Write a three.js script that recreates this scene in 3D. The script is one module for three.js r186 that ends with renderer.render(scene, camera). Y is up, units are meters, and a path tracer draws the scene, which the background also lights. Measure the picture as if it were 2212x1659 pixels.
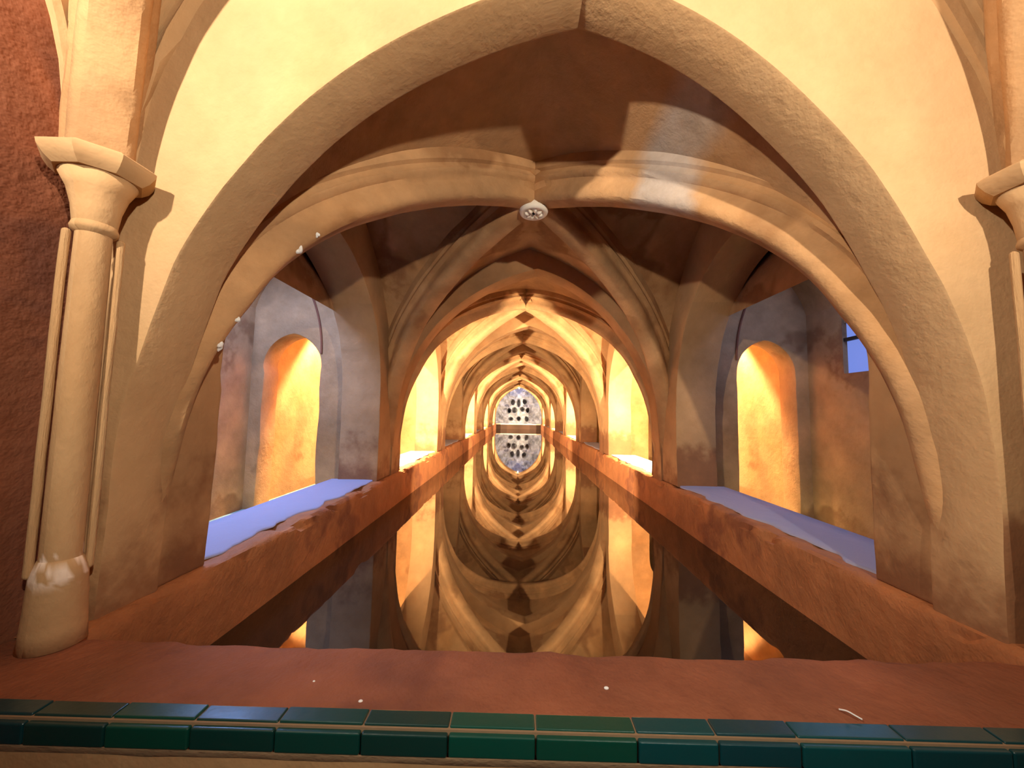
import * as THREE from 'three';
import { mergeGeometries, mergeVertices, toCreasedNormals } from 'three/addons/utils/BufferGeometryUtils.js';
import { RoundedBoxGeometry } from 'three/addons/geometries/RoundedBoxGeometry.js';
import { RectAreaLightUniformsLib } from 'three/addons/lights/RectAreaLightUniformsLib.js';
RectAreaLightUniformsLib.init();

// ---------------------------------------------------------------- camera, light, exposure
const scene = new THREE.Scene();
scene.background = new THREE.Color(0x000000);
const F = 831;                                                  // ultra-wide phone lens, in pixels of the 2212 x 1659 frame
const camera = new THREE.PerspectiveCamera(2 * Math.atan(829.5 / F) * 180 / Math.PI, 2212 / 1659, 0.05, 80);
const EYE = new THREE.Vector3(-0.1, 1.0, 0);                    // x: right of the nave axis, y: above the water, -z: down the nave
camera.position.copy(EYE);
camera.rotation.order = 'YXZ';
camera.rotation.set(0.0751, 0.0144, 0.0175);
scene.add(camera);
const renderer = new THREE.WebGLRenderer();
renderer.toneMapping = THREE.LinearToneMapping;
renderer.toneMappingExposure = 1.0;
renderer.shadowMap.enabled = true;

const HALL_LAMPS = [                                            // [x, y, depth, aim x, aim y, aim depth, candela]
  [-1.25, 2.36, -0.5, 0.3, 2.2, 2.6, 31],
  [0.78, 2.02, -0.8, -0.2, 2.2, 2.6, 27],
];
const HALL_COLOUR = new THREE.Color(1.0, 0.9, 0.75);
const AISLE_COLOUR = new THREE.Color(1.0, 0.65, 0.32);
const SILL_COLOUR = new THREE.Color(1.0, 0.78, 0.5);
const AISLE_POWER = 95, SILL_POWER = 100;
const DAY_COLOUR = new THREE.Color(0.28, 0.44, 0.95);
const DAY_POWER = 50;

// ---------------------------------------------------------------- helpers
const R2 = Math.PI / 180;
function rng(seed) { let s = seed >>> 0; return () => { s = (s + 0x6D2B79F5) >>> 0; let t = s; t = Math.imul(t ^ (t >>> 15), t | 1); t ^= t + Math.imul(t ^ (t >>> 7), t | 61); return ((t ^ (t >>> 14)) >>> 0) / 4294967296; }; }
const hash = (a, b, c) => { let h = Math.imul(a | 0, 374761393) ^ Math.imul(b | 0, 668265263) ^ Math.imul(c | 0, 2147483647 ^ 0x5bd1e995); h = Math.imul(h ^ (h >>> 13), 1274126177); h ^= h >>> 16; return (h >>> 0) / 4294967296; };
const sm = t => t * t * (3 - 2 * t);
function noise3(x, y, z) {
  const i = Math.floor(x), j = Math.floor(y), k = Math.floor(z), u = sm(x - i), v = sm(y - j), w = sm(z - k), L = (a, b, t) => a + (b - a) * t;
  const f = (a, b, c) => hash(i + a, j + b, k + c);
  return 2 * L(L(L(f(0, 0, 0), f(1, 0, 0), u), L(f(0, 1, 0), f(1, 1, 0), u), v), L(L(f(0, 0, 1), f(1, 0, 1), u), L(f(0, 1, 1), f(1, 1, 1), u), v), w) - 1;
}
const fbm = (x, y, z, o = 4) => { let s = 0, a = 0.5; for (let i = 0; i < o; i++) { s += a * noise3(x, y, z); x *= 2.03; y *= 2.03; z *= 2.03; a *= 0.5; } return s; };
const P = (x, y, d) => new THREE.Vector3(x, y, -d);             // d: depth down the nave

const FLAKES = [[-1.050, 1.817, 1.023, 0.01], [-1.110, 1.729, 1.064, 0.013], [-1.272, 1.365, 1.195, 0.01], [-1.313, 1.249, 1.229, 0.012]];   // in the nearest vault's own frame
function flake(s, seed) {                                       // a curling flake of limewash
  const g = new THREE.IcosahedronGeometry(s, 2), q = g.attributes.position;
  for (let i = 0; i < q.count; i++) { const k = 1 + 0.7 * noise3(q.getX(i) * 90 + seed, q.getY(i) * 90, q.getZ(i) * 90); q.setXYZ(i, q.getX(i) * k, q.getY(i) * k * 1.3, q.getZ(i) * k); }
  g.computeVertexNormals(); return g;
}
const STRAW = [0.661, 0.336, -0.929], CRUMBS = [[-0.59, 0.995, 0.0035, 'white plaster crumb on the parapet, left of the pool middle'], [0.13, 1.0, 0.003, 'white plaster crumb on the parapet, right of the pool middle'], [-0.45, 0.935, 0.0028, 'white plaster crumb on the parapet nearest the green tiles']];
const taken = {};
const numbered = n => { const k = taken[n] = (taken[n] ?? -1) + 1; return k ? `${n}_${String(k).padStart(3, '0')}` : n; };
function tag(o, label, category, group) { o.userData.label = label; o.userData.category = category; if (group) o.userData.group = group; return o; }
function thing(name, label, category, at = [0, 0, 0], group) {
  const o = new THREE.Group(); o.name = numbered(name); o.position.set(at[0], at[1], -at[2]); scene.add(o);
  return tag(o, label, category, group);
}
function mesh(name, geo, mat, parent = scene) {
  const m = new THREE.Mesh(geo, mat); m.name = parent === scene ? numbered(name) : name; m.castShadow = m.receiveShadow = true; parent.add(m); return m;
}
function struct(name, geo, mat, label, category = 'wall') { const m = mesh(name, geo, mat); m.userData.kind = 'structure'; return tag(m, label, category); }

function boxUV(g, pr) {                                             // uv in metres by the way each face points
  g = g.index ? g.toNonIndexed() : g; g.computeVertexNormals();
  const p = g.attributes.position, n = new Float32Array(p.count * 2), a = new THREE.Vector3(), b = new THREE.Vector3(), c = new THREE.Vector3();
  for (let i = 0; i < p.count; i += 3) {
    a.fromBufferAttribute(p, i); b.fromBufferAttribute(p, i + 1); c.fromBufferAttribute(p, i + 2);
    const q = b.clone().sub(a).cross(c.clone().sub(a)), X = Math.abs(q.x), Y = Math.abs(q.y), Z = Math.abs(q.z), side = pr && Z < 0.6 * Math.hypot(X, Y) && Math.abs(a.x) < pr.a + 0.05;
    [a, b, c].forEach((v, k) => { const uv = side ? [v.z, v.y < pr.ys ? v.y : pr.ys + pr.R * Math.atan2(v.y - pr.ys, Math.abs(v.x) + pr.c)] : X >= Y && X >= Z ? [v.z, v.y] : Y >= Z ? [v.x, v.z] : [v.x, v.y]; n[(i + k) * 2] = uv[0]; n[(i + k) * 2 + 1] = uv[1]; });
  }
  g.setAttribute('uv', new THREE.BufferAttribute(n, 2));
  return g;
}
function grid(nu, nv, f, close) {                               // f(i/nu, j/nv) -> [Vector3, u, v]
  const pos = [], uv = [], idx = [];
  for (let i = 0; i <= nu; i++) for (let j = 0; j <= nv; j++) { const [q, a, b] = f(i / nu, j / nv, i, j); pos.push(q.x, q.y, q.z); uv.push(a, b); }
  for (let i = 0; i < nu; i++) for (let j = 0; j < nv; j++) { const a = i * (nv + 1) + j, b = a + nv + 1; idx.push(a, b, a + 1, b, b + 1, a + 1); }
  const g = new THREE.BufferGeometry();
  g.setAttribute('position', new THREE.Float32BufferAttribute(pos, 3)); g.setAttribute('uv', new THREE.Float32BufferAttribute(uv, 2)); g.setIndex(idx); g.computeVertexNormals();
  return g;
}
function box(x0, x1, y0, y1, d0, d1, r = 0) {
  const g = r ? new RoundedBoxGeometry(x1 - x0, y1 - y0, d1 - d0, 2, r) : new THREE.BoxGeometry(x1 - x0, y1 - y0, d1 - d0);
  g.translate((x0 + x1) / 2, (y0 + y1) / 2, -(d0 + d1) / 2); return boxUV(g);
}
const crease = (g, a = 0.6) => toCreasedNormals(g, a);
function paint(g, f) {                                          // stains and patches of other plaster, as a tint on the vertices
  const p = g.attributes.position, c = new Float32Array(p.count * 3);
  for (let i = 0; i < p.count; i++) { const q = f(p.getX(i), p.getY(i), -p.getZ(i)); c.set(q, i * 3); }
  g.setAttribute('color', new THREE.BufferAttribute(c, 3)); return g;
}

// ---------------------------------------------------------------- textures: plaster grain, stains, fine relief
function field(n, base, oct, seed, gain = 0.5) {                // tileable fractal noise, 0..1
  const out = new Float32Array(n * n); let amp = 1, tot = 0, fr = base;
  for (let o = 0; o < oct; o++) {
    const cell = n / fr;
    for (let y = 0; y < n; y++) { const gy = y / cell, j = Math.floor(gy), v = sm(gy - j);
      for (let x = 0; x < n; x++) { const gx = x / cell, i = Math.floor(gx), u = sm(gx - i), i1 = (i + 1) % fr, j1 = (j + 1) % fr;
        const a = hash(i, j, seed + o), b = hash(i1, j, seed + o), c = hash(i, j1, seed + o), d = hash(i1, j1, seed + o);
        out[y * n + x] += amp * (a + (b - a) * u + (c - a) * v + (a - b - c + d) * u * v); } }
    tot += amp; amp *= gain; fr *= 2;
  }
  for (let k = 0; k < n * n; k++) out[k] /= tot; return out;
}
function tex(n, f, srgb, size) {
  const d = new Uint8Array(n * n * 4);
  for (let k = 0; k < n * n; k++) { const q = f(k); d[k * 4] = q[0]; d[k * 4 + 1] = q[1]; d[k * 4 + 2] = q[2]; d[k * 4 + 3] = 255; }
  const t = new THREE.DataTexture(d, n, n); t.magFilter = THREE.LinearFilter; t.minFilter = THREE.LinearMipmapLinearFilter; t.generateMipmaps = true;
  t.wrapS = t.wrapT = THREE.RepeatWrapping; t.repeat.set(1 / size, 1 / size); if (srgb) t.colorSpace = THREE.SRGBColorSpace; t.needsUpdate = true; return t;
}
const N = 1024, cl = (v, a = 0, b = 1) => Math.min(b, Math.max(a, v)), st = (a, b, v) => sm(cl((v - a) / (b - a)));
const nA = field(N, 3, 5, 11), nB = field(N, 8, 6, 37, 0.6), nC = field(N, 32, 5, 71, 0.7), nD = field(N, 5, 4, 91);
const bumpT = tex(N, k => { const v = 255 * cl(0.45 * nB[k] + 0.55 * nC[k]); return [v, v, v]; }, false, 1.7);
const mottle = (k, light, mid, dark, w) => {
  const s = st(0.5, 0.68, nA[k]) * 0.8, g = (nB[k] - 0.5) * w, h = st(0.6, 0.72, nD[k]) * st(0.42, 0.6, nB[k]);
  return [0, 1, 2].map(i => { let v = light[i] + (mid[i] - light[i]) * s; v += (dark[i] - v) * h * 0.7; return 255 * cl(v / 255 * (1 + g) + (nC[k] - 0.5) * 0.06); });
};
const plasterT = tex(N, k => mottle(k, [184, 146, 102], [177, 136, 91], [160, 116, 73], 0.2), true, 2.9);
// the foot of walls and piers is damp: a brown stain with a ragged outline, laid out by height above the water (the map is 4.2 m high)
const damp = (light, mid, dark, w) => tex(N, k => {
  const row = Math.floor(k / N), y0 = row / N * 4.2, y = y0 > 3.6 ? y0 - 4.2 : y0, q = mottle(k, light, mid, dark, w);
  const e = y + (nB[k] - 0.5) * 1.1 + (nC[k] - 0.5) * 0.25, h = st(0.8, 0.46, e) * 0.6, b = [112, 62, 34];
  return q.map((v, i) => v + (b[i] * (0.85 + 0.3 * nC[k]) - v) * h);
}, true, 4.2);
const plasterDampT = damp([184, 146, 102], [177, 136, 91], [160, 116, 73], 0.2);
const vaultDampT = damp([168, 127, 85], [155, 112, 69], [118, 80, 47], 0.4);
const vaultT = tex(N, k => mottle(k, [168, 127, 85], [155, 112, 69], [118, 80, 47], 0.4), true, 2.3);
const clayT = tex(N, k => mottle(k, [134, 78, 50], [120, 67, 42], [88, 48, 33], 0.36), true, 2.1);
const kerbT = tex(N, k => mottle(k, [166, 104, 60], [150, 90, 50], [110, 62, 38], 0.36), true, 2.1);
const rockT = tex(N, k => mottle(k, [190, 190, 196], [150, 150, 160], [80, 80, 92], 0.5), true, 1.2);

const std = (o) => new THREE.MeshStandardMaterial({ roughness: 0.92, metalness: 0, side: THREE.DoubleSide, ...o });
const M = {
  plaster: std({ map: plasterT, bumpMap: bumpT, bumpScale: 0.005, vertexColors: false }),
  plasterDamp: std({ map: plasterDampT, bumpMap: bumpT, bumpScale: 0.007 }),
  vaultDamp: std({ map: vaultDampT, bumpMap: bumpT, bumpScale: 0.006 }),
  sill: std({ color: 0x9c9aac, map: null, bumpMap: bumpT, bumpScale: 0.006 }),  // slight violet tint puts some of the blue daylight into the sill colour
  plasterTint: std({ map: plasterT, bumpMap: bumpT, bumpScale: 0.005, vertexColors: true }),
  vault: std({ map: vaultT, bumpMap: bumpT, bumpScale: 0.009 }),
  vaultTint: std({ map: vaultT, bumpMap: bumpT, bumpScale: 0.01, vertexColors: true }),
  clay: std({ map: clayT, bumpMap: bumpT, bumpScale: 0.014, roughness: 0.85 }),
  kerb: std({ map: kerbT, bumpMap: bumpT, bumpScale: 0.014, roughness: 0.8 }),
  stone: std({ color: 0xe9d9bd, bumpMap: bumpT, bumpScale: 0.008 }),
  boss: std({ color: 0xf6ecda, roughness: 0.85 }),
  chip: std({ color: 0xe8e6e0 }),
  mortar: std({ color: 0x92785a, bumpMap: bumpT, bumpScale: 0.006 }),
  rock: std({ map: rockT, bumpMap: bumpT, bumpScale: 0.03 }),
  dark: std({ color: 0x4a3428, bumpMap: bumpT, bumpScale: 0.006 }),
  paving: std({ color: 0x86aaa4, bumpMap: bumpT, bumpScale: 0.006 }),
  iron: std({ color: 0x2a2522, roughness: 0.6, metalness: 0.3 }),
  water: new THREE.MeshPhysicalMaterial({ color: new THREE.Color(0.012, 0.006, 0.003), roughness: 0.02, ior: 2.0 }),
};

// ---------------------------------------------------------------- the plan
const A = 1.405, WALL = 1.42, OUT = 1.80, AISLE = 2.95;         // arch half span, nave wall faces, aisle outer wall
const ARCH = [[1.24, 1.46]]; for (let k = 0; k < 8; k++) ARCH.push([4.06 + 2.75 * k, 4.32 + 2.75 * k]);
const END = ARCH[8][1];
const KERB = 0.33;
const pointed = (a, ys, top) => { const r = top - ys, c = (r * r - a * a) / (2 * a), R = a + c; return { a, ys, top, c, R, phi: Math.acos(c / R), y: t => ys + Math.sqrt(Math.max(0, R * R - (a * t + c) ** 2)), at: q => [R * Math.cos(q) - c, ys + R * Math.sin(q)] }; };
const ARCHP = pointed(A, 0.75, 2.56);
function archPath(pr, cx, y0, wob, seed, n = 40, skew = 0) {              // an opening: jambs and pointed head, edges a little uneven as plaster is
  const pts = [];
  const w = (q, s) => wob * fbm(q * 3.1 + s * 17, seed, s, 3);
  const lean = y => skew * ((y - pr.ys) / (pr.top - pr.ys)) ** 5;          // the tips stand a little right of the axis
  const nj = Math.max(2, Math.ceil((pr.ys - y0) / 0.08));
  for (let i = 0; i < nj; i++) { const y = y0 + (pr.ys - y0) * i / nj; pts.push([cx + pr.a + w(y, 1), y]); }
  for (let i = 0; i <= n; i++) { const [x, y] = pr.at(pr.phi * i / n); pts.push([cx + Math.max(0, x) + w(y + 2, 1) * (1 - (i / n) ** 2) + lean(y), y]); }
  for (let i = n - 1; i >= 0; i--) { const [x, y] = pr.at(pr.phi * i / n); pts.push([cx - x + w(y + 2, 2) * (1 - (i / n) ** 2) + lean(y), y]); }
  for (let i = nj - 1; i >= 0; i--) { const y = y0 + (pr.ys - y0) * i / nj; pts.push([cx - pr.a + w(y, 2), y]); }
  return pts.map(q => new THREE.Vector2(q[0], q[1]));
}
function slab(outer, holes, d0, d1, bevel = 0.012, pr) {            // an upright wall across the nave with openings
  const s = new THREE.Shape(outer.map(q => new THREE.Vector2(q[0], q[1]))); holes.forEach(h => s.holes.push(new THREE.Path(h)));
  const g = new THREE.ExtrudeGeometry(s, { depth: d1 - d0 - 2 * bevel, bevelEnabled: bevel > 0, bevelThickness: bevel, bevelSize: bevel, bevelOffset: -bevel, bevelSegments: 2, steps: 1 });
  g.translate(0, 0, -d1 + bevel); return crease(boxUV(g, pr), 0.5);
}

// ---------------------------------------------------------------- entrance hall around the camera
const HW = 1.58, HX = 0.04, HB = -1.5, HTOP = 3.6;
const wallHole = archPath(ARCHP, 0, -0.25, 0.02, 3, 56, 0.12);
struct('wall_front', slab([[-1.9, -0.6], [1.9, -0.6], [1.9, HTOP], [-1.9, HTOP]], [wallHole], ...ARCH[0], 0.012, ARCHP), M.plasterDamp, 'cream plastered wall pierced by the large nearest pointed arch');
struct('wall_left', box(HX - HW - 0.3, HX - HW, -0.6, HTOP, HB, 1.24), M.clay, 'brown side wall left of the left column');
struct('wall_right', box(HX + HW, HX + HW + 0.3, -0.6, HTOP, HB, 1.24), M.clay, 'brown side wall right of the right column');
struct('wall_back', box(HX - HW - 0.3, HX + HW + 0.3, -0.6, HTOP, HB - 0.3, HB), M.clay, 'brown wall behind the viewer closing the entrance hall');
struct('floor', box(HX - HW - 0.3, HX + HW + 0.3, -0.75, -0.6, HB - 0.3, 1.24), M.clay, 'brown floor of the entrance hall', 'floor');

// groin vault: two pointed barrels crossing; four cells, four half ribs, a boss
const semi = (a, ys, R, c) => ({ a, ys, c, R, phi: Math.acos(c / R), y: t => ys + Math.sqrt(Math.max(0, R * R - (a * t + c) ** 2)) });
function cell(pr, a, b, axis, sgn, x0, dc, n = 28) {            // axis 'd': the cell that runs along the nave; 'x': the one over a side opening
  const g = grid(2 * n, 8, (u, v) => {
    const s = u * 2 - 1, q = pr.phi * (1 - Math.abs(s)), tt = cl((pr.R * Math.cos(q) - pr.c) / pr.a);
    const t = tt * Math.sign(s), along = sgn * (tt + (1 - tt) * v) * 1.012;
    const x = x0 + (axis === 'd' ? a * t : a * along), d = dc + (axis === 'd' ? b * along : b * t);
    const w = 0.012 * fbm(x * 1.7, d * 1.7, 5, 3);
    return [P(x, pr.ys + pr.R * Math.sin(q) + w, d), axis === 'd' ? d : x, q * pr.R];
  });
  return g;
}
const RIB = [[0.115, -0.06], [0.115, 0.03], [0.098, 0.045], [0.1, 0.062], [0.112, 0.08], [0.104, 0.1], [0.085, 0.112], [0.078, 0.135], [0.088, 0.165], [0.09, 0.2], [0.08, 0.228], [0.06, 0.242]];
const RIBSEC = [...RIB, ...RIB.slice().reverse().map(([w, d]) => [-w, d])];
function sweep(path, B, sec, scale = 1, wob = 0.008, seed = 1) { // path of points in one upright plane, B its horizontal normal
  const n = path.length - 1, m = sec.length - 1, len = [0], arc = [0];
  for (let i = 1; i <= n; i++) len.push(len[i - 1] + path[i].distanceTo(path[i - 1]));
  for (let j = 1; j <= m; j++) arc.push(arc[j - 1] + Math.hypot(sec[j][0] - sec[j - 1][0], sec[j][1] - sec[j - 1][1]));
  const g = grid(n, m, (u, v, i, j) => {
    const T = path[Math.min(n, i + 1)].clone().sub(path[Math.max(0, i - 1)]).normalize(), Nn = new THREE.Vector3().crossVectors(B, T).normalize();
    if (Nn.y > 0 && Math.abs(T.y) < 0.999) Nn.negate();
    const [w, d] = sec[j], k = 1 + (wob / 0.1) * fbm(len[i] * 4, j * 0.35, seed, 3);
    return [path[i].clone().addScaledVector(B, w * scale * k).addScaledVector(Nn, d * scale * (0.7 + 0.3 * k)), len[i], arc[j]];
  });
  return g;
}
function ribPath(pr, a, b, sx, sd, x0, dc, foot, n = 40) {
  const pts = [];
  for (let i = n; i >= 0; i--) { const q = pr.phi * i / n, t = i === n ? 0 : cl((pr.R * Math.cos(q) - pr.c) / pr.a); pts.push(P(x0 + sx * a * t, pr.ys + pr.R * Math.sin(q), dc + sd * b * t)); }
  pts.unshift(pts[0].clone().add(pts[0].clone().sub(pts[1]).setLength(0.13)));          // runs on under the boss so that the four halves meet
  if (foot < pr.ys) for (let i = 1; i <= 8; i++) pts.push(P(x0 + sx * a, pr.ys + (foot - pr.ys) * i / 8, dc + sd * b));
  return pts;
}
function ribGeo(pr, a, b, sx, sd, x0, dc, foot, seed, scale = 1, n = 40, sunk = 0.13) {
  const path = ribPath(pr, a, b, sx, sd, x0, dc, foot, n), L = Math.hypot(a, b);
  const dir = new THREE.Vector3(sx * a / L, 0, -sd * b / L), B = new THREE.Vector3(dir.z, 0, -dir.x);
  const len = [0]; for (let i = 1; i < path.length; i++) len.push(len[i - 1] + path[i].distanceTo(path[i - 1]));
  const sec = RIBSEC, arc = [0]; for (let j = 1; j < sec.length; j++) arc.push(arc[j - 1] + Math.hypot(sec[j][0] - sec[j - 1][0], sec[j][1] - sec[j - 1][1]));
  return crease(grid(path.length - 1, sec.length - 1, (u, v, i, j) => {
    const T = path[Math.min(path.length - 1, i + 1)].clone().sub(path[Math.max(0, i - 1)]).normalize();
    let Nn = new THREE.Vector3().crossVectors(T, B).normalize();
    if (Nn.dot(dir) > 0) Nn.negate();                           // towards the inside of the arch
    const [w, d] = sec[j], k = 1 + 0.09 * fbm(len[i] * 4, j * 0.35, seed, 3);
    const up = path[i].y < pr.ys ? 0 : (path[i].y - pr.ys) / (path[1].y - pr.ys), sink = sunk * (1 - st(0.32, 1, up)) + (sunk ? 0.16 * cl((1.5 - path[i].y) / 1.15) : 0);   // the rib grows out of the pier as it rises
    return [path[i].clone().addScaledVector(B, w * scale * k).addScaledVector(Nn, (d - sink) * scale * (0.6 + 0.4 * k)), len[i], arc[j]];
  }).toNonIndexed(), 0.7);
}
function ribVault(label, pr, a, b, dc, foot, o = {}) {
  const t = thing('rib_vault', label, 'vault', [0, 0, dc], o.group);
  for (const [ax, s] of [['d', -1], ['d', 1], ['x', -1], ['x', 1]]) mesh('web', o.tintWeb ? paint(cell(pr, a, b, ax, s, 0, 0, o.n), (x, y, d) => o.tintWeb(x, y, d + dc)) : cell(pr, a, b, ax, s, 0, 0, o.n), o.tintWeb ? M.vaultTint : M.vault, t);
  let seed = dc * 7;
  for (const sx of [-1, 1]) for (const sd of [-1, 1]) {
    let g = ribGeo(pr, a, b - (o.inset ?? 0.06), sx, sd, 0, 0, foot, seed++, o.scale ?? 1, o.nr, o.sunk ?? 0.157);
    if (o.tintRib) g = paint(g, (x, y, d) => o.tintRib(x, y, d + dc));
    mesh('rib', g, o.tintRib ? M.vaultTint : M.vault, t);
  }
  return t;
}
const HALLP = semi(HW, 1.73, HW, 0);
const hallVault = ribVault('ribbed vault of the entrance hall springing from the side columns', HALLP, HW, (1.24 - HB) / 2, (1.24 + HB) / 2, 1.74, { scale: 0.85, nr: 48, sunk: 0, inset: 0 });
hallVault.position.x = HX;
// wall ribs where the hall vault meets its walls
function wallRib(across, at, facing, from, to) {
  const pts = []; for (let i = 0; i <= 40; i++) { const q = Math.PI * i / 40, s = Math.cos(q), y = HALLP.ys + HALLP.R * Math.sin(q); pts.push(across ? P(HX + HW * s, y, at) : P(at, y, (1.24 + HB) / 2 + (1.24 - HB) / 2 * s)); }
  const B = across ? new THREE.Vector3(0, 0, facing) : new THREE.Vector3(facing, 0, 0);
  const sec = [[0, -0.02], [0.05, -0.02], [0.052, 0.02], [0.04, 0.03], [0.046, 0.045], [0.04, 0.062], [0.02, 0.066], [0.018, 0.085], [0.028, 0.1], [0.02, 0.118], [0, 0.122]];
  const cen = across ? P(HX, HALLP.ys, at) : P(at, HALLP.ys, (1.24 + HB) / 2);
  return crease(grid(40, sec.length - 1, (u, v, i, j) => { const Nn = cen.clone().sub(pts[i]).normalize(); return [pts[i].clone().addScaledVector(B, sec[j][0]).addScaledVector(Nn, sec[j][1] * (1 + 0.1 * noise3(i * 0.6, j, 3))), i * 0.12, j * 0.03]; }).toNonIndexed(), 0.7);
}
{
  hallVault.updateMatrixWorld();
  const add = g => { g.translate(-hallVault.position.x, -hallVault.position.y, -hallVault.position.z); mesh('wall_rib', g, M.plaster, hallVault); };
  add(wallRib(true, 1.24, 1)); add(wallRib(false, HX - HW, 1)); add(wallRib(false, HX + HW, -1));
}

// ---------------------------------------------------------------- engaged columns
function column(sx, label) {
  const t = thing('engaged_column', label, 'column', [sx < 0 ? -1.4 : 1.45, KERB, 1.12]);
  const lathe = (pts, seg = 40) => { const g = new THREE.LatheGeometry(pts.map(q => new THREE.Vector2(q[0], q[1])), seg); const p = g.attributes.position; for (let i = 0; i < p.count; i++) { const k = 1 + 0.05 * fbm(p.getX(i) * 9, p.getY(i) * 4, p.getZ(i) * 9 + sx, 3); p.setX(i, p.getX(i) * k); p.setZ(i, p.getZ(i) * k); } const uv = g.attributes.uv; for (let i = 0; i < uv.count; i++) { uv.setX(i, uv.getX(i) * 0.5); uv.setY(i, p.getY(i)); } g.computeVertexNormals(); return g; };
  const H = 1.75 - KERB;
  const salt = g => paint(g, (x, y, d) => { const k = sx < 0 ? st(0.02, 0.12, fbm(x * 40, y * 30, d * 40, 4)) * st(0.15, 0.2, y) * st(0.3, 0.24, y) : 0; return [1 + 0.7 * k, 1 + 1.3 * k, 1 + 3 * k]; });   // white salts bloom above the foot of the left column
  mesh('base', salt(lathe([[0, 0], [0.07, 0], [0.066, 0.05], [0.062, 0.12], ...[...Array(9)].map((_, i) => [0.062 - 0.0004 * i, 0.13 + 0.0075 * i]), [0.054, 0.21], [0.046, 0.235], [0, 0.25]])), M.plasterTint, t);
  mesh('shaft', salt(lathe([...Array(81)].map((_, i) => [0.044 - 0.003 * i / 80, 0.2 + (1.2 - 0.2) * i / 80]))), M.plasterTint, t);
  for (const s of [-1, 1]) {
    const g = new THREE.CapsuleGeometry(0.0105, 0.98, 4, 12, 12), ox = s * 0.057 * 0.653, oz = -s * sx * 0.057 * 0.757;
    const p = g.attributes.position; for (let i = 0; i < p.count; i++) { p.setX(i, p.getX(i) + 0.004 * fbm(p.getY(i) * 4, s, sx)); }
    g.translate(ox, 0.69, -oz); g.computeVertexNormals(); mesh('roll', g, M.plaster, t);
  }
  mesh('neck_ring', lathe([[0.04, 1.185], [0.052, 1.195], [0.054, 1.205], [0.05, 1.218], [0.04, 1.222]]), M.plaster, t);
  const cap = mesh('capital', lathe([[0.04, 1.205], [0.05, 1.22], [0.056, 1.27], [0.068, 1.32], [0.092, 1.37], [0, 1.37]]), M.plaster, t);
  const ab = lathe([[0, 1.36], [0.1, 1.362], [0.118, 1.378], [0.132, 1.4], [0.134, 1.412], [0.12, 1.422], [0, H]], 8); ab.rotateY(22.5 * R2);
  mesh('abacus', crease(ab.toNonIndexed(), 0.4), M.plaster, t);
  return t;
}
column(-1, 'cream plastered column with flaring capital left of the nearest arch');
column(1, 'column with capital cut by the right edge of the picture');

// ---------------------------------------------------------------- nave: arcades, cross arches, vaults
const bayOpen = k => [ARCH[k][1] + (k ? 0.08 : 0.23), ARCH[k + 1][0] - 0.36];
for (const s of [-1, 1]) {
  const holes = [];
  for (let k = 0; k < 8; k++) { const [d0, d1] = bayOpen(k), pr = pointed((d1 - d0) / 2, 1.15, 2.3); holes.push(archPath(pr, (d0 + d1) / 2, KERB, 0.03, 40 + k * 2 + s, k < 3 ? 28 : 14)); }
  const low = holes.flatMap(h => h.slice().reverse());
  const sh = new THREE.Shape([new THREE.Vector2(1.44, KERB), ...low, new THREE.Vector2(END, KERB), new THREE.Vector2(END, 3.2), new THREE.Vector2(1.44, 3.2)]);
  let g = new THREE.ExtrudeGeometry(sh, { depth: OUT - WALL - 0.024, bevelEnabled: true, bevelThickness: 0.012, bevelSize: 0.012, bevelOffset: -0.012, bevelSegments: 2 });
  g.rotateY(Math.PI / 2);                                       // shape x (depth) -> -z, extrusion -> +x
  g.translate(s > 0 ? WALL + 0.012 : -OUT + 0.012, 0, 0);
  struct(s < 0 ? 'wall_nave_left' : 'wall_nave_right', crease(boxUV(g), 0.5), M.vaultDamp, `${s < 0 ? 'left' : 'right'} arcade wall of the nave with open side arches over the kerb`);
}
const ORD = ['', 'second', 'third', 'fourth', 'fifth', 'sixth', 'seventh', 'eighth', 'last'];
for (let k = 1; k < 9; k++) {
  const g = slab([[-WALL, 0.3], [-A - 0.0, 0.3], ...archPath(ARCHP, 0, 0.3, 0.02, 60 + k, k < 4 ? 44 : 24, 0.1).reverse().map(q => [q.x, q.y]), [WALL, 0.3], [WALL, 3.1], [-WALL, 3.1]].filter((q, i) => i !== 1), [], ...ARCH[k], 0.014, ARCHP);
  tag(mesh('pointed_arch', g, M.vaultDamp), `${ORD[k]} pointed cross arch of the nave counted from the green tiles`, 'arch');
}
const grey = (x, y, d) => {                                     // pale grey repair on the right front rib, darker smears elsewhere
  const e = 0.04 * fbm(x * 7, y * 7, d * 7, 3), k = st(0.57, 0.61, x + e) * st(0.84, 0.78, x + e) * (d < 2.76 ? 1 : 0);
  const h = 1.7 * st(0.06, 0.3, fbm(x * 2.1 + 5, y * 2.1, d * 2.1, 5));
  return [1.1 - 0.16 * h, 1.1 - 0.2 * h + k * 0.5, 1.1 - 0.24 * h + k * 1.9];
};
const BAYP = pointed(WALL, 0.92, 2.78);
const bays = [];
const BAYLABEL = ['nearest ribbed vault with a carved boss, dark webs over the near pool', 'second ribbed vault, lit yellow, behind the second pointed arch', 'third ribbed vault of the nave, in brown shade', 'fourth ribbed vault of the nave', 'fifth ribbed vault of the nave', 'sixth ribbed vault of the nave', 'seventh ribbed vault of the nave', 'eighth ribbed vault, farthest, before the rocky niche wall'];
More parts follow.
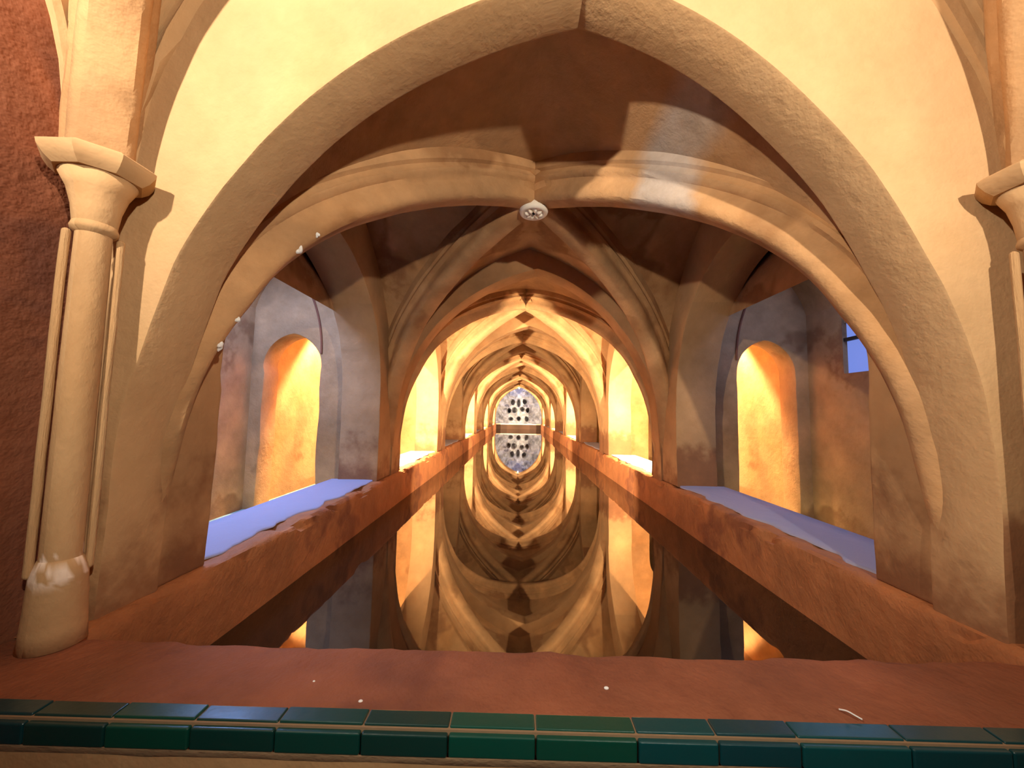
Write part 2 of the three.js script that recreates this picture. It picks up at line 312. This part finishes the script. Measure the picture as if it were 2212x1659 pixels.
for (let k = 0; k < 8; k++) {
  const d0 = ARCH[k][1], d1 = ARCH[k + 1][0], dc = (d0 + d1) / 2, b = (d1 - d0) / 2;
  const v = ribVault(BAYLABEL[k], BAYP, WALL, b, dc, KERB - 0.01, { n: k < 2 ? 28 : 14, nr: k < 2 ? 44 : 22, scale: 1, tintRib: k === 0 ? grey : null, tintWeb: k === 0 ? grey : null });
  bays.push(v);
  const boss = new THREE.Group(); boss.name = 'boss'; boss.position.set(0, BAYP.top - (k ? 0.25 : 0.275), 0); v.add(boss);
  if (k < 1) {
    mesh('disc', new THREE.LatheGeometry([[0, -0.02], [0.07, -0.02], [0.082, -0.03], [0.1, -0.026], [0.107, -0.008], [0.1, 0.05], [0, 0.06]].map(q => new THREE.Vector2(...q)), 36), M.boss, boss);
    const pg = new THREE.SphereGeometry(1, 12, 8).scale(0.024, 0.022, 0.0125);
    for (let i = 0; i < 8; i++) { const g = pg.clone(); g.translate(0.047, -0.022, 0); g.rotateY(i * Math.PI / 4 + 0.2); mesh('petal', g, M.boss, boss); }
    mesh('eye', new THREE.SphereGeometry(0.012, 12, 8).translate(0, -0.022, 0), M.iron, boss);
  } else mesh('disc', new THREE.LatheGeometry([[0, -0.012], [0.07, -0.012], [0.085, 0.01], [0.085, 0.05]].map(q => new THREE.Vector2(...q)), 16), M.vault, boss);
}
// flakes of white limewash along the lit edge of the left front rib
for (const [x, y, z, q] of FLAKES) mesh('plaster_flake', flake(q, x * 31).translate(x, y, z), M.chip, bays[0]);

// ---------------------------------------------------------------- pool: water, kerbs, parapet with glazed tiles
{
  const n = 2, g = new THREE.PlaneGeometry(2 * 1.42, END + 0.6 - 1.1); g.rotateX(-Math.PI / 2); g.translate(0, 0, -(END + 0.6 + 1.1) / 2);
  const w = tag(mesh('pool_water', g, M.water), 'still dark water of the long pool mirroring the vaults', 'water'); w.userData.kind = 'stuff';
}
for (const s of [-1, 1]) {
  const ds = []; for (let d = 1.14; d < 8; d += 0.05) ds.push(d); for (let d = 8; d < END + 0.4; d += 0.4) ds.push(d); ds.push(END + 0.44);
  const sec = [[1.38, -0.5], [1.38, 0.05], [1.38, 0.2], [1.38, 0.27], [1.382, 0.3], [1.392, 0.318], [1.41, KERB], [1.5, KERB], [1.65, KERB], [1.84, KERB], [1.86, KERB - 0.02], [1.86, -0.5]];
  const g = grid(ds.length - 1, sec.length - 1, (u, v, i, j) => {
    const d = ds[i], [x, y] = sec[j], e = j >= 4 && j <= 7 ? Math.max(0, fbm(d * 9 + s * 31, j * 0.3, 1, 4) - 0.1) : 0;
    const dip = 0.07 * e, w = 0.005 * fbm(d * 3, x * 9, s, 3);
    return [P(s * (x + (j <= 6 ? 0.05 * e + w : 0)), y - dip * (j === 7 ? 0.5 : 1) + (j >= 6 && j < 10 ? w : 0), d), d, x + y];
  });
  const kerb = thing('pool_kerb', `brown plastered kerb along the ${s < 0 ? 'left' : 'right'} side of the pool`, 'kerb');
  mesh('kerb_body', crease(g.toNonIndexed(), 0.6), M.kerb, kerb);
  for (let k = 0; k < 8; k++) {                                 // pale worn sill in each side opening
    const [d0, d1] = bayOpen(k), n = k < 2 ? 60 : 10;
    const q = grid(n, 6, (u, v, i, j) => { const d = d0 - 0.02 + (d1 - d0 + 0.04) * u, x = [1.47 + 0.05 * fbm(d * 6, s * 3, 2, 4), 1.475 + 0.05 * fbm(d * 6, s * 3, 2, 4), 1.55, 1.65, 1.75, 1.865, 1.87][j]; return [P(s * x, KERB + [0.0, 0.012, 0.014, 0.014, 0.013, 0.012, -0.05][j] + (j > 0 && j < 5 ? 0.004 * fbm(d * 7, x * 7, 3, 3) : 0), d), d, x]; });
    mesh('sill', q, M.sill, kerb);
  }
}
{
  const t = thing('parapet', 'reddish brown parapet along the near end of the pool edged with green tiles', 'parapet', [0, 0, 0.87]);
  const xs = 90;
  const sec = [[0, -0.6], [0, 0.27], [0.0, 0.279], [0.046, 0.279], [0.046, 0.325], [0.06, KERB], [0.16, KERB], [0.25, KERB - 0.004], [0.282, KERB - 0.012], [0.296, KERB - 0.035], [0.3, KERB - 0.09], [0.3, -0.5]];
  const g = grid(xs, sec.length - 1, (u, v, i, j) => {
    const x = -1.53 + 3.14 * u, [d, y] = sec[j], e = j >= 7 && j <= 9 ? 0.02 * fbm(x * 9, j * 0.3, 9, 4) : 0, w = j >= 5 ? 0.006 * fbm(x * 4, d * 20, 2, 3) : 0;
    return [P(x, y + w + e * 0.35, d + e * 0.7), x, d + y];
  });
  mesh('plaster_body', crease(g.toNonIndexed(), 0.6), M.clay, t);
  const jx = [-160, 5, 165, 325, 490, 655, 822, 990, 1158, 1352, 1505, 1660, 1865, 2051, 2240, 2420, 2600].map(p => (p - 1112) * 0.915 / F - 0.1);
  const tone = [0x0a3c3a, 0x083a40, 0x0a3836, 0x06463a, 0x0a3a36, 0x08403a, 0x0b3834, 0x064a3e, 0x07483a, 0x08464a, 0x0a3e46, 0x07484c, 0x0a4046, 0x083c40, 0x08443e, 0x0a3c3c];
  const r = rng(77);
  for (let i = 0; i < jx.length - 1; i++) {
    const w = jx[i + 1] - jx[i] - 0.0032, cx = (jx[i] + jx[i + 1]) / 2, m = new THREE.MeshPhysicalMaterial({ color: tone[i], roughness: 0.32, clearcoat: 0.4, clearcoatRoughness: 0.15, bumpMap: bumpT, bumpScale: 0.002 });
    const a = new RoundedBoxGeometry(w, 0.012, 0.041, 2, 0.003); a.translate(cx, 0.283 + 0.0415 - 0.001 + 0.002 * (r() - 0.5), -0.0255); 
    const b = new RoundedBoxGeometry(w, 0.044, 0.014, 2, 0.004); b.translate(cx, 0.2985, 0.004 + 0.002 * (r() - 0.5));
    mesh('glazed_tile', boxUV(a), m, t); mesh('glazed_tile', boxUV(b), m, t);
  }
  const fp = grid(100, 10, (u, v) => { const x = -1.53 + 3.14 * u, y = -0.55 + 0.82 * v; return [P(x, y, -0.006 - 0.006 * fbm(x * 5, y * 5, 7, 4)), x, y]; });
  mesh('front_plaster', fp, M.plaster, t);
  mesh('mortar_bed', box(-1.53, 1.61, 0.276, 0.325, 0.0005, 0.05), M.mortar, t);
  const bed = grid(120, 3, (u, v, i, j) => { const x = -1.53 + 3.14 * u; return [P(x, [0.277, 0.273, 0.262, 0.25][j] - 0.006 * Math.max(0, fbm(x * 9, j, 4, 3)) * (j > 1 ? 1 : 0), [-0.008, -0.01, -0.007, 0.001][j]), x, j * 0.02]; });
  mesh('mortar_fillet', bed, M.mortar, t);
}

// litter on the parapet
{
  const c = new THREE.CatmullRomCurve3([P(-0.012, 0, 0.016), P(-0.004, 0.005, 0.004), P(0.004, 0.004, -0.006), P(0.014, 0.001, -0.014)]);
  const w = tag(mesh('straw', new THREE.TubeGeometry(c, 16, 0.0018, 7), M.chip), 'short pale straw lying on the parapet above the green tiles', 'straw'); w.position.set(...STRAW);
  CRUMBS.forEach(([x, d, q, label], i) => { const m = tag(mesh('plaster_crumb', flake(q, i * 9 + 3).scale(1.3, 0.6, 1), M.chip), label, 'crumb', 'plaster crumbs on the parapet'); m.position.set(x, KERB + q * 0.4, -d); });
}

// ---------------------------------------------------------------- aisles beside the nave
for (const s of [-1, 1]) {
  const side = s < 0 ? 'left' : 'right', X = (a, b) => s > 0 ? [a, b] : [-b, -a];
  struct(`floor_aisle_${side}`, box(...X(OUT, AISLE + 0.3), -0.2, -0.05, 1.2, END), M.paving, `floor of the ${side} aisle`, 'floor');
  // outer wall, with a window in the first bay
  const win = s > 0 ? [2.75, 3.62, 1.42, 2.06] : [2.2, 3.3, 1.35, 2.1];
  const sh = new THREE.Shape([[1.2, -0.2], [END, -0.2], [END, 3.0], [1.2, 3.0]].map(q => new THREE.Vector2(...q)));
  sh.holes.push(new THREE.Path([[win[0], win[2]], [win[1], win[2]], [win[1], win[3] - 0.1], [(win[0] + win[1]) / 2, win[3]], [win[0], win[3] - 0.1]].map(q => new THREE.Vector2(...q))));
  const g = new THREE.ExtrudeGeometry(sh, { depth: 0.3, bevelEnabled: false }); g.rotateY(Math.PI / 2); g.translate(s > 0 ? AISLE : -AISLE - 0.3, 0, 0);
  struct(`wall_aisle_${side}`, boxUV(g), M.vault, `dark outer wall of the ${side} aisle`);
  const w = thing(`window_${s > 0 ? 1 : 2}`, `small window glowing blue with daylight in the ${side} aisle wall`, 'window', [s * (AISLE + 0.05), (win[2] + win[3]) / 2, (win[0] + win[1]) / 2]); w.userData.kind = 'structure';
  const W = win[1] - win[0], Hh = win[3] - win[2];
  mesh('pane', new THREE.BoxGeometry(0.012, Hh, W), std({ color: 0x223060, emissive: new THREE.Color(0.24, 0.34, 0.95), emissiveIntensity: 0.75, map: rockT }), w);
  const bars = [new THREE.BoxGeometry(0.04, Hh, 0.03), new THREE.BoxGeometry(0.04, 0.03, W)]; bars.forEach(b => mesh('glazing_bar', b.translate(-s * 0.02, 0, 0), M.iron, w));
  const sky = thing(`window_${s > 0 ? 4 : 5}`, `skylight in the first bay of the ${side} aisle`, 'window', [s * 2.38, 2.56, 2.75]); sky.userData.kind = 'structure';
  mesh('pane', new THREE.BoxGeometry(0.5, 0.02, 1.3), std({ color: 0x8090b0, emissive: DAY_COLOUR, emissiveIntensity: 1.5 }), sky);
  const L = new THREE.RectAreaLight(DAY_COLOUR, s < 0 ? DAY_POWER : DAY_POWER * 0.15, 0.5, 1.3); L.position.y = -0.02; L.rotation.x = -Math.PI / 2; sky.add(L);
  const L2 = new THREE.RectAreaLight(DAY_COLOUR, 3, W * 0.95, Hh * 0.9); L2.position.set(-s * 0.06, 0, 0); L2.rotation.y = s > 0 ? Math.PI / 2 : -Math.PI / 2; w.add(L2);
  // barrel over the aisle
  const bc = (OUT + AISLE) / 2, br = (AISLE - OUT) / 2 + 0.02, bp = pointed(br, 1.9, 2.7);
  struct(`ceiling_aisle_${side}`, grid(24, 20, (u, v) => { const t = u * 2 - 1, q = bp.phi * (1 - Math.abs(t)), [x, y] = bp.at(q); return [P(s * bc + Math.sign(t) * cl(x, 0, 9), y, 1.2 + (END - 1.2) * v), 1.2 + (END - 1.2) * v, u * 2]; }), M.vault, `barrel vault of the ${side} aisle`, 'ceiling');
  struct(`wall_aisle_${side}_near`, box(...X(OUT, AISLE + 0.3), -0.2, 3.0, 1.16, 1.3), M.vault, `near end wall of the ${side} aisle`);
  // partitions with doorways
  for (let k = 1; k < 9; k++) {
    const dr = pointed(0.305, 1.46, 1.81), [a, b] = X(OUT - 0.02, AISLE + 0.02);
    const gp = slab([[a, -0.1], [b, -0.1], [b, 2.8], [a, 2.8]], [archPath(dr, s * 2.515, -0.06, 0.02, 90 + k + s * 20, 14)], ARCH[k][0], ARCH[k][1], 0.012);
    const t = thing('partition_wall', `${ORD[k]} cross wall with arched doorway in the ${side} aisle, counted from the parapet`, 'wall', [0, 0, 0]); t.userData.kind = 'structure';
    mesh('wall_panel', gp, M.vault, t);
    if (k === 1) {                                              // the thin raised line of a pointed relieving arch over the doorway
      const ra = pointed(0.31, 1.6, 2.52), pts = []; for (let i = 0; i <= 16; i++) { const [x, y] = ra.at(ra.phi * i / 16); pts.push(P(s * (2.515 - x), y, ARCH[k][0] - 0.004)); }
      mesh('relieving_arch', new THREE.TubeGeometry(new THREE.CatmullRomCurve3(pts), 32, 0.012, 8), M.clay, t);
    }
  }
  // lamps behind every second partition, out of sight from the hall
  for (const k of [1, 3, 5, 7]) {
    const t = thing('stand_lamp', `floodlight on a pole behind the ${ORD[k]} cross wall of the ${side} aisle`, 'lamp', [s * 2.36, -0.05, ARCH[k][1] + 0.7]);
    mesh('base', new THREE.CylinderGeometry(0.1, 0.11, 0.03, 24).translate(0, 0.015, 0), M.iron, t);
    mesh('pole', new THREE.CylinderGeometry(0.012, 0.012, 1.5, 12).translate(0, 0.75, 0), M.iron, t);
    const h = new THREE.Group(); h.name = 'head'; h.position.y = 1.55; h.rotation.y = Math.PI + s * 36 * R2; t.add(h);
    mesh('housing', new THREE.CylinderGeometry(0.075, 0.05, 0.1, 24).rotateX(Math.PI / 2).translate(0, 0, -0.06), M.iron, h);
    mesh('lamp_lens', new THREE.CircleGeometry(0.068, 24), std({ color: 0xfff0d0, emissive: AISLE_COLOUR, emissiveIntensity: 6 }), h);
    const L = new THREE.SpotLight(AISLE_COLOUR, AISLE_POWER, 0, 78 * R2, 0.12, 2); L.position.z = 0.06; L.target.position.z = 1; L.castShadow = true; L.shadow.radius = 2; h.add(L, L.target);
    // a second floodlight lies on the sill, hidden by the pier, and lights the vault of this bay
    const f = thing('sill_floodlight', `floodlight on the ${side} sill hidden behind the ${ORD[k]} arch pier`, 'lamp', [s * 1.66, KERB + 0.014, ARCH[k][1] + 0.36]);
    mesh('foot', new THREE.BoxGeometry(0.12, 0.012, 0.1).translate(0, 0.006, 0), M.iron, f);
    mesh('bracket', new THREE.BoxGeometry(0.1, 0.07, 0.012).translate(0, 0.045, 0), M.iron, f);
    const q = new THREE.Group(); q.name = 'head'; q.position.y = 0.11; f.add(q); q.lookAt(P(-s * 0.5, 2.1, ARCH[k][1] + 2.2));
    mesh('housing', new THREE.CylinderGeometry(0.06, 0.045, 0.08, 24).rotateX(Math.PI / 2).translate(0, 0, -0.05), M.iron, q);
    mesh('lamp_lens', new THREE.CircleGeometry(0.055, 24), std({ color: 0xfff0d0, emissive: AISLE_COLOUR, emissiveIntensity: 6 }), q);
    const Q = new THREE.SpotLight(SILL_COLOUR, SILL_POWER, 0, 60 * R2, 0.5, 2); Q.position.z = 0.05; Q.target.position.z = 1; Q.castShadow = true; Q.shadow.radius = 1.5; q.add(Q, Q.target);
  }
}

// ---------------------------------------------------------------- far end: parapet, rocky niche wall, daylight from above
{
  const d = END + 0.5;
  const ep = thing('end_parapet', 'low dark parapet with a pale coping closing the far end of the pool', 'parapet', [0, 0, d]);
  mesh('body', box(-1.5, 1.5, -0.5, 0.27, 0, 0.25, 0.02), M.dark, ep); mesh('coping', box(-1.5, 1.5, 0.27, 0.33, -0.04, 0.3, 0.015), M.stone, ep);
  const t = thing('grotto_wall', 'bluish rough rock wall with dark round niches at the far end', 'rock wall', [0, 0.3, d + 1.6]);
  const holes = [[-0.5, 0.3, 0.17, 0.12], [0.02, 0.32, 0.13, 0.13], [0.55, 0.3, 0.14, 0.16], [-0.62, 0.85, 0.12, 0.15], [-0.28, 0.9, 0.17, 0.19], [0.25, 0.95, 0.14, 0.15], [0.6, 0.88, 0.12, 0.15], [0.0, 1.35, 0.12, 0.26], [-0.4, 1.4, 0.14, 0.18], [0.42, 1.45, 0.14, 0.16]];
  const g = grid(110, 90, (u, v) => {
    const x = -1.5 + 3 * u, y = -0.2 + 2.9 * v; let dd = 0.22 * fbm(x * 2.2, y * 2.2, 4, 5) - 0.1 * Math.abs(fbm(x * 5, y * 5, 8, 3));
    for (const [hx, hy, rx, ry] of holes) { const q = Math.hypot((x - hx) / rx, (y - hy) / ry) + 0.25 * fbm(x * 6, y * 6, 2, 3); dd += 0.7 * st(1.1, 0.75, q) - 0.06 * st(1.5, 1.15, q) * st(0.9, 1.1, q); }
    return [P(x, y, dd), x, y];
  });
  mesh('rock_face', g, M.rock, t);
  const ledge = box(-1.5, 1.5, -0.05, 0.06, -0.75, 0.2, 0.03); mesh('ledge', ledge, M.rock, t);
  for (const s of [-1, 1]) struct(`wall_grotto_${s < 0 ? 'left' : 'right'}`, box(s < 0 ? -1.8 : 1.5, s < 0 ? -1.5 : 1.8, -0.5, 3.4, END, d + 2.6), M.rock, `${s < 0 ? 'left' : 'right'} side wall of the rocky end chamber`);
  struct('wall_grotto_back', box(-1.8, 1.8, -0.5, 3.4, d + 2.5, d + 2.7), M.rock, 'rear wall behind the rock niches');
  struct('ceiling_grotto', box(-1.8, 1.8, 3.3, 3.5, END, d + 2.7), M.rock, 'roof of the rocky end chamber', 'ceiling');
  const w = thing('window_3', 'skylight over the rocky far end', 'window', [0, 3.27, d + 0.7]); w.userData.kind = 'structure';
  mesh('pane', new THREE.BoxGeometry(1.6, 0.02, 0.8), std({ color: 0x8090b0, emissive: new THREE.Color(0.7, 0.78, 1), emissiveIntensity: 1.5 }), w);
  const L = new THREE.RectAreaLight(new THREE.Color(0.5, 0.56, 1), 5, 1.5, 0.75); L.position.y = -0.03; L.rotation.x = -Math.PI / 2; w.add(L);
  const sp = thing('apex_lamp', 'tiny bright lamp at the tip of the farthest arch', 'lamp', [0, 2.5, ARCH[8][0] - 0.06]);
  mesh('lamp_bulb', new THREE.SphereGeometry(0.045, 16, 12), std({ color: 0xffffff, emissive: 0xffffff, emissiveIntensity: 4 }), sp);
  mesh('stem', new THREE.CylinderGeometry(0.012, 0.012, 0.12, 10).translate(0, 0.08, 0), M.iron, sp);
  const pl = new THREE.PointLight(0xfff4e0, 0.4); pl.castShadow = true; sp.add(pl);
}

// ---------------------------------------------------------------- floodlights of the entrance hall
HALL_LAMPS.forEach(([x, y, d, ax, ay, ad, cd], i) => {
  const t = thing('floodlight', `small floodlight high on the ${i ? 'right' : 'left'} wall of the entrance hall`, 'lamp', [x, y, d]);
  t.lookAt(P(ax, ay, ad));
  mesh('housing', new THREE.CylinderGeometry(0.05, 0.06, 0.1, 24).rotateX(Math.PI / 2).translate(0, 0, -0.07), M.iron, t);
  mesh('lamp_lens', new THREE.CircleGeometry(0.045, 24).translate(0, 0, -0.015), std({ color: 0xffffff, emissive: HALL_COLOUR, emissiveIntensity: 8 }), t);
  mesh('bracket', new THREE.BoxGeometry(0.02, 0.12, 0.03).translate(0, -0.07, -0.1), M.iron, t);
  const L = new THREE.SpotLight(HALL_COLOUR, cd, 0, 60 * R2, 1, 2); L.position.set(0, 0, 0.01); L.target.position.set(0, 0, 1); t.add(L, L.target);
  L.castShadow = true; L.shadow.radius = 1.5;
});

renderer.render(scene, camera);
